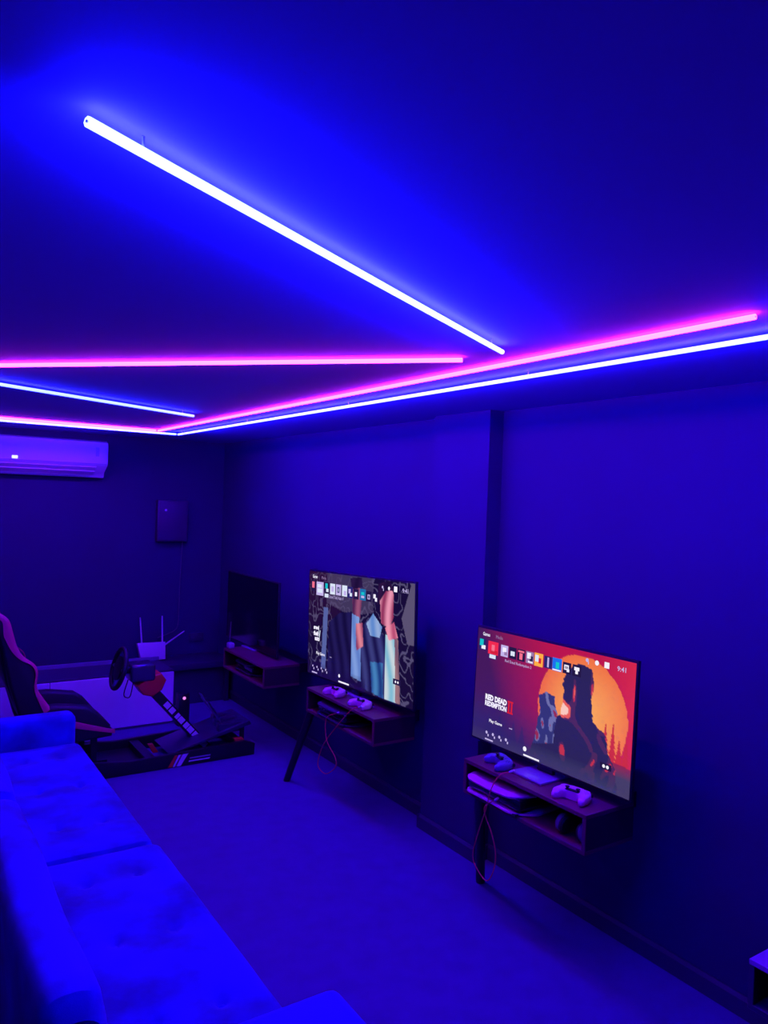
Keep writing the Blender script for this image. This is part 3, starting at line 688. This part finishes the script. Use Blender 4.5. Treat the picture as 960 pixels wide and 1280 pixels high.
for a, b in ((yn, yn + 0.10), (yf - 0.10, yf)):
    MB().prism(seatp, 1, a, b, 0.022, seg=3).build('seat_bolster', M_leather, sim)
MB().prism(S([(0.83, 0.44), (1.30, 0.42), (1.38, 0.34), (1.36, 0.28), (0.83, 0.28)]), 1, yn + 0.098, yf - 0.098, 0.01).build('seat_pad', M_leather, sim)
MB().prism(S([(1.06, 0.435), (1.10, 0.432), (1.385, 0.335), (1.385, 0.31), (1.06, 0.395)]), 1, yn - 0.006, yn + 0.03, 0.003).build('red_stripe', M_red, sim)
for yy in (yn + 0.05, yf - 0.09):
    MB().box((0.85 - sx0, yy, 0.09), (1.35 - sx0, yy + 0.04, 0.115)).build('seat_rail', M_black, sim, smooth=False)
    for xx in (0.92, 1.24):
        MB().box((xx - sx0, yy + 0.005, 0.115), (xx + 0.04 - sx0, yy + 0.035, 0.285)).build('seat_bracket', M_black, sim, smooth=False)
# base frame
railp = S([(0.78, 0.0), (2.44, 0.0), (2.445, 0.085), (2.36, 0.115), (1.5, 0.09), (1.25, 0.118), (0.78, 0.105)])
for a, b in ((yn - 0.01, yn + 0.03), (yf - 0.03, yf + 0.01)):
    MB().prism(railp, 1, a, b, 0.003).build('base_rail', M_black, sim)
for xx in (0.85, 1.62, 2.34):
    MB().box((xx - sx0, yn + 0.03, 0.03), (xx + 0.07 - sx0, yf - 0.03, 0.08), 0.002, 1).build('cross_bar', M_black, sim)
M_dec = mat('white_print', (0.85, 0.85, 0.85), 0.5)
yd = yn - 0.0118
def decal(name, poly, m): return MB().prism(S(poly), 1, yd, yd + 0.0015).build(name, m, sim, smooth=False)
decal('red_decal', [(1.765, 0.006), (1.795, 0.006), (1.835, 0.088), (1.815, 0.088)], M_redpl)
decal('white_decal', [(1.80, 0.006), (1.86, 0.006), (1.915, 0.090), (1.842, 0.088)], M_dec)
decal('slash_decal', [(1.815, 0.006), (1.826, 0.006), (1.872, 0.089), (1.861, 0.089)], M_redpl)
decal('print_line', [(1.925, 0.048), (2.085, 0.048), (2.087, 0.058), (1.928, 0.058)], mat('grey_print', (0.4, 0.4, 0.45), 0.5))
decal('print_line', [(1.918, 0.026), (2.080, 0.026), (2.083, 0.036), (1.922, 0.036)], M_dec)
MB().prism(S([(1.70, 0.08), (1.74, 0.08), (1.70, 0.145), (1.665, 0.145)]), 1, -0.12, -0.08, 0.002).build('red_bracket', M_redpl, sim)
MB().prism(S([(2.30, 0.10), (2.38, 0.10), (2.36, 0.13), (2.29, 0.13)]), 1, yn + 0.03, yn + 0.07, 0.002).build('red_bracket', M_redpl, sim)
MB().box((0.80 - sx0, yn + 0.03, 0.012), (1.72 - sx0, yf - 0.03, 0.03)).build('floor_plate', M_black, sim, smooth=False)
# slanted post with white lettering blocks
p0, p1 = Vector((2.155 - sx0, 0, 0.02)), Vector((1.66 - sx0, 0, 0.58)); d = (p1 - p0); L = d.length; d.normalize()
ang = math.atan2(d.x, d.z)
MP = Matrix.Translation(p0) @ Matrix.Rotation(ang, 4, 'Y')
MB().box((-0.035, -0.035, 0), (0.035, 0.035, L), 0.004, M=MP).build('wheel_post', M_black, sim)
for i, ln in enumerate([0.05, 0.03, 0.045, 0.05, 0.04, 0.05, 0.03, 0.045, 0.05]):
    z0 = 0.03 + i * 0.056
    MB().box((-0.020, -0.0365, z0), (0.024, -0.0352, z0 + ln), M=MP).build('letter_block', M_dec, sim, smooth=False)
MB().prism(S([(1.58, 0.575), (1.63, 0.505), (1.70, 0.485), (1.77, 0.53), (1.80, 0.60), (1.76, 0.655), (1.70, 0.645)]), 1, -0.075, 0.075, 0.012, seg=3).build('wheel_mount', M_redpl, sim)
MB().box((1.535 - sx0, -0.085, 0.605), (1.715 - sx0, 0.085, 0.735), 0.02, 3).build('wheel_base', mat('wheelbase_shell', (0.05, 0.05, 0.07), 0.25), sim)
wc = Vector((1.465 - sx0, 0, 0.705)); tiltw = math.radians(14)
ring = [wc + Vector((math.cos(a) * math.sin(tiltw) * 0.145, math.sin(a) * 0.145, math.cos(a) * math.cos(tiltw) * 0.145)) for a in [2 * math.pi * i / 40 for i in range(40)]]
MB().tube(ring, 0.017, 10, closed=True).build('steering_wheel', M_leather, sim)
MB().tube([wc, Vector((1.545 - sx0, 0, 0.685))], 0.028, 14).build('wheel_hub', M_black, sim)
MB().lathe([(0.02, -0.012), (0.085, -0.010), (0.088, 0.010), (0.02, 0.016)], 24, Matrix.Translation(wc) @ Matrix.Rotation(math.radians(-90 + 14), 4, 'Y')).build('wheel_centre', M_blackpl, sim)
for a in (0.5 * math.pi, 1.5 * math.pi, math.pi):
    e = wc + Vector((math.cos(a) * math.sin(tiltw), math.sin(a), math.cos(a) * math.cos(tiltw))) * 0.14
    MB().tube([wc + Vector((0.02, 0, 0)), e], [0.022, 0.012], 8).build('spoke', M_alu, sim)
cb = [Vector((1.53, -0.02, 0.62)), Vector((1.50, -0.03, 0.52)), Vector((1.52, -0.03, 0.49)), Vector((1.55, -0.02, 0.50)), Vector((1.57, -0.02, 0.61))]
MB().tube(catmull([v - Vector((sx0, 0, 0)) for v in cb], 6), 0.004, 6).build('wheel_cable', M_black, sim)
# pedal ramp
M_pedal = mat('dark_pedal_metal', (0.10, 0.10, 0.13), 0.3, metal=0.6)
MB().prism(S([(1.80, 0.075), (1.83, 0.068), (2.445, 0.215), (2.43, 0.245)]), 1, -0.19, 0.19, 0.003).build('pedal_ramp', M_pedal, sim)
for xx in (1.90, 2.36):
    for yy in (-0.18, 0.16):
        zt = 0.08 + (xx - 1.80) / 0.63 * 0.145
        MB().box((xx - sx0, yy, 0.03), (xx + 0.03 - sx0, yy + 0.02, zt)).build('ramp_bracket', M_black, sim, smooth=False)
for k, (yy, xo) in enumerate(((-0.13, 0.0), (0.0, 0.02), (0.13, 0.05))):
    b = Vector((2.26 + xo - sx0, yy, 0.185)); tp = Vector((2.13 + xo - sx0, yy, 0.37))
    MB().tube([b, tp], 0.009, 8).build('pedal_arm', M_alu, sim)
    dd = (tp - b).normalized(); a2 = math.atan2(dd.x, dd.z)
    MB().box((-0.012, -0.034, -0.06), (-0.002, 0.034, 0.06), 0.003, M=Matrix.Translation(tp) @ Matrix.Rotation(a2, 4, 'Y')).build('pedal_pad', M_alu, sim)
    MB().box((2.19 + xo - sx0, yy - 0.03, 0.165), (2.40 - sx0, yy + 0.03, 0.235), 0.004, M=None).build('pedal_box', M_pedal, sim)

# power strip light by the bench
pl = thing('power_supply', 'small black power supply with a lit pinkish lamp beside the pedals', 'power supply', (2.20, 6.40, 0))
MB().box((-0.05, -0.04, 0), (0.05, 0.04, 0.28), 0.005).build('case', M_blackpl, pl)
MB().ball((0.0, -0.041, 0.24), 0.014, sub=2).build('lamp', emat('pink_lamp', (0.9, 0.25, 1.0), 1.0), pl)

# pale adapter at the end of the corner shelf
ad = thing('cable_adapter', 'small pale adapter with a thin cord on the far end of the corner shelf', 'adapter', (2.46, 6.0, 0.7155), RZ)
MB().box((-0.035, -0.025, 0), (0.035, 0.025, 0.05), 0.012, 3).build('case', mat('grey_case', (0.35, 0.35, 0.4), 0.4), ad)
MB().tube(catmull([(-0.02, 0, 0.045), (-0.03, 0.005, 0.10), (-0.03, 0.01, 0.22)], 5), 0.004, 6).build('cord', M_greycable, ad)
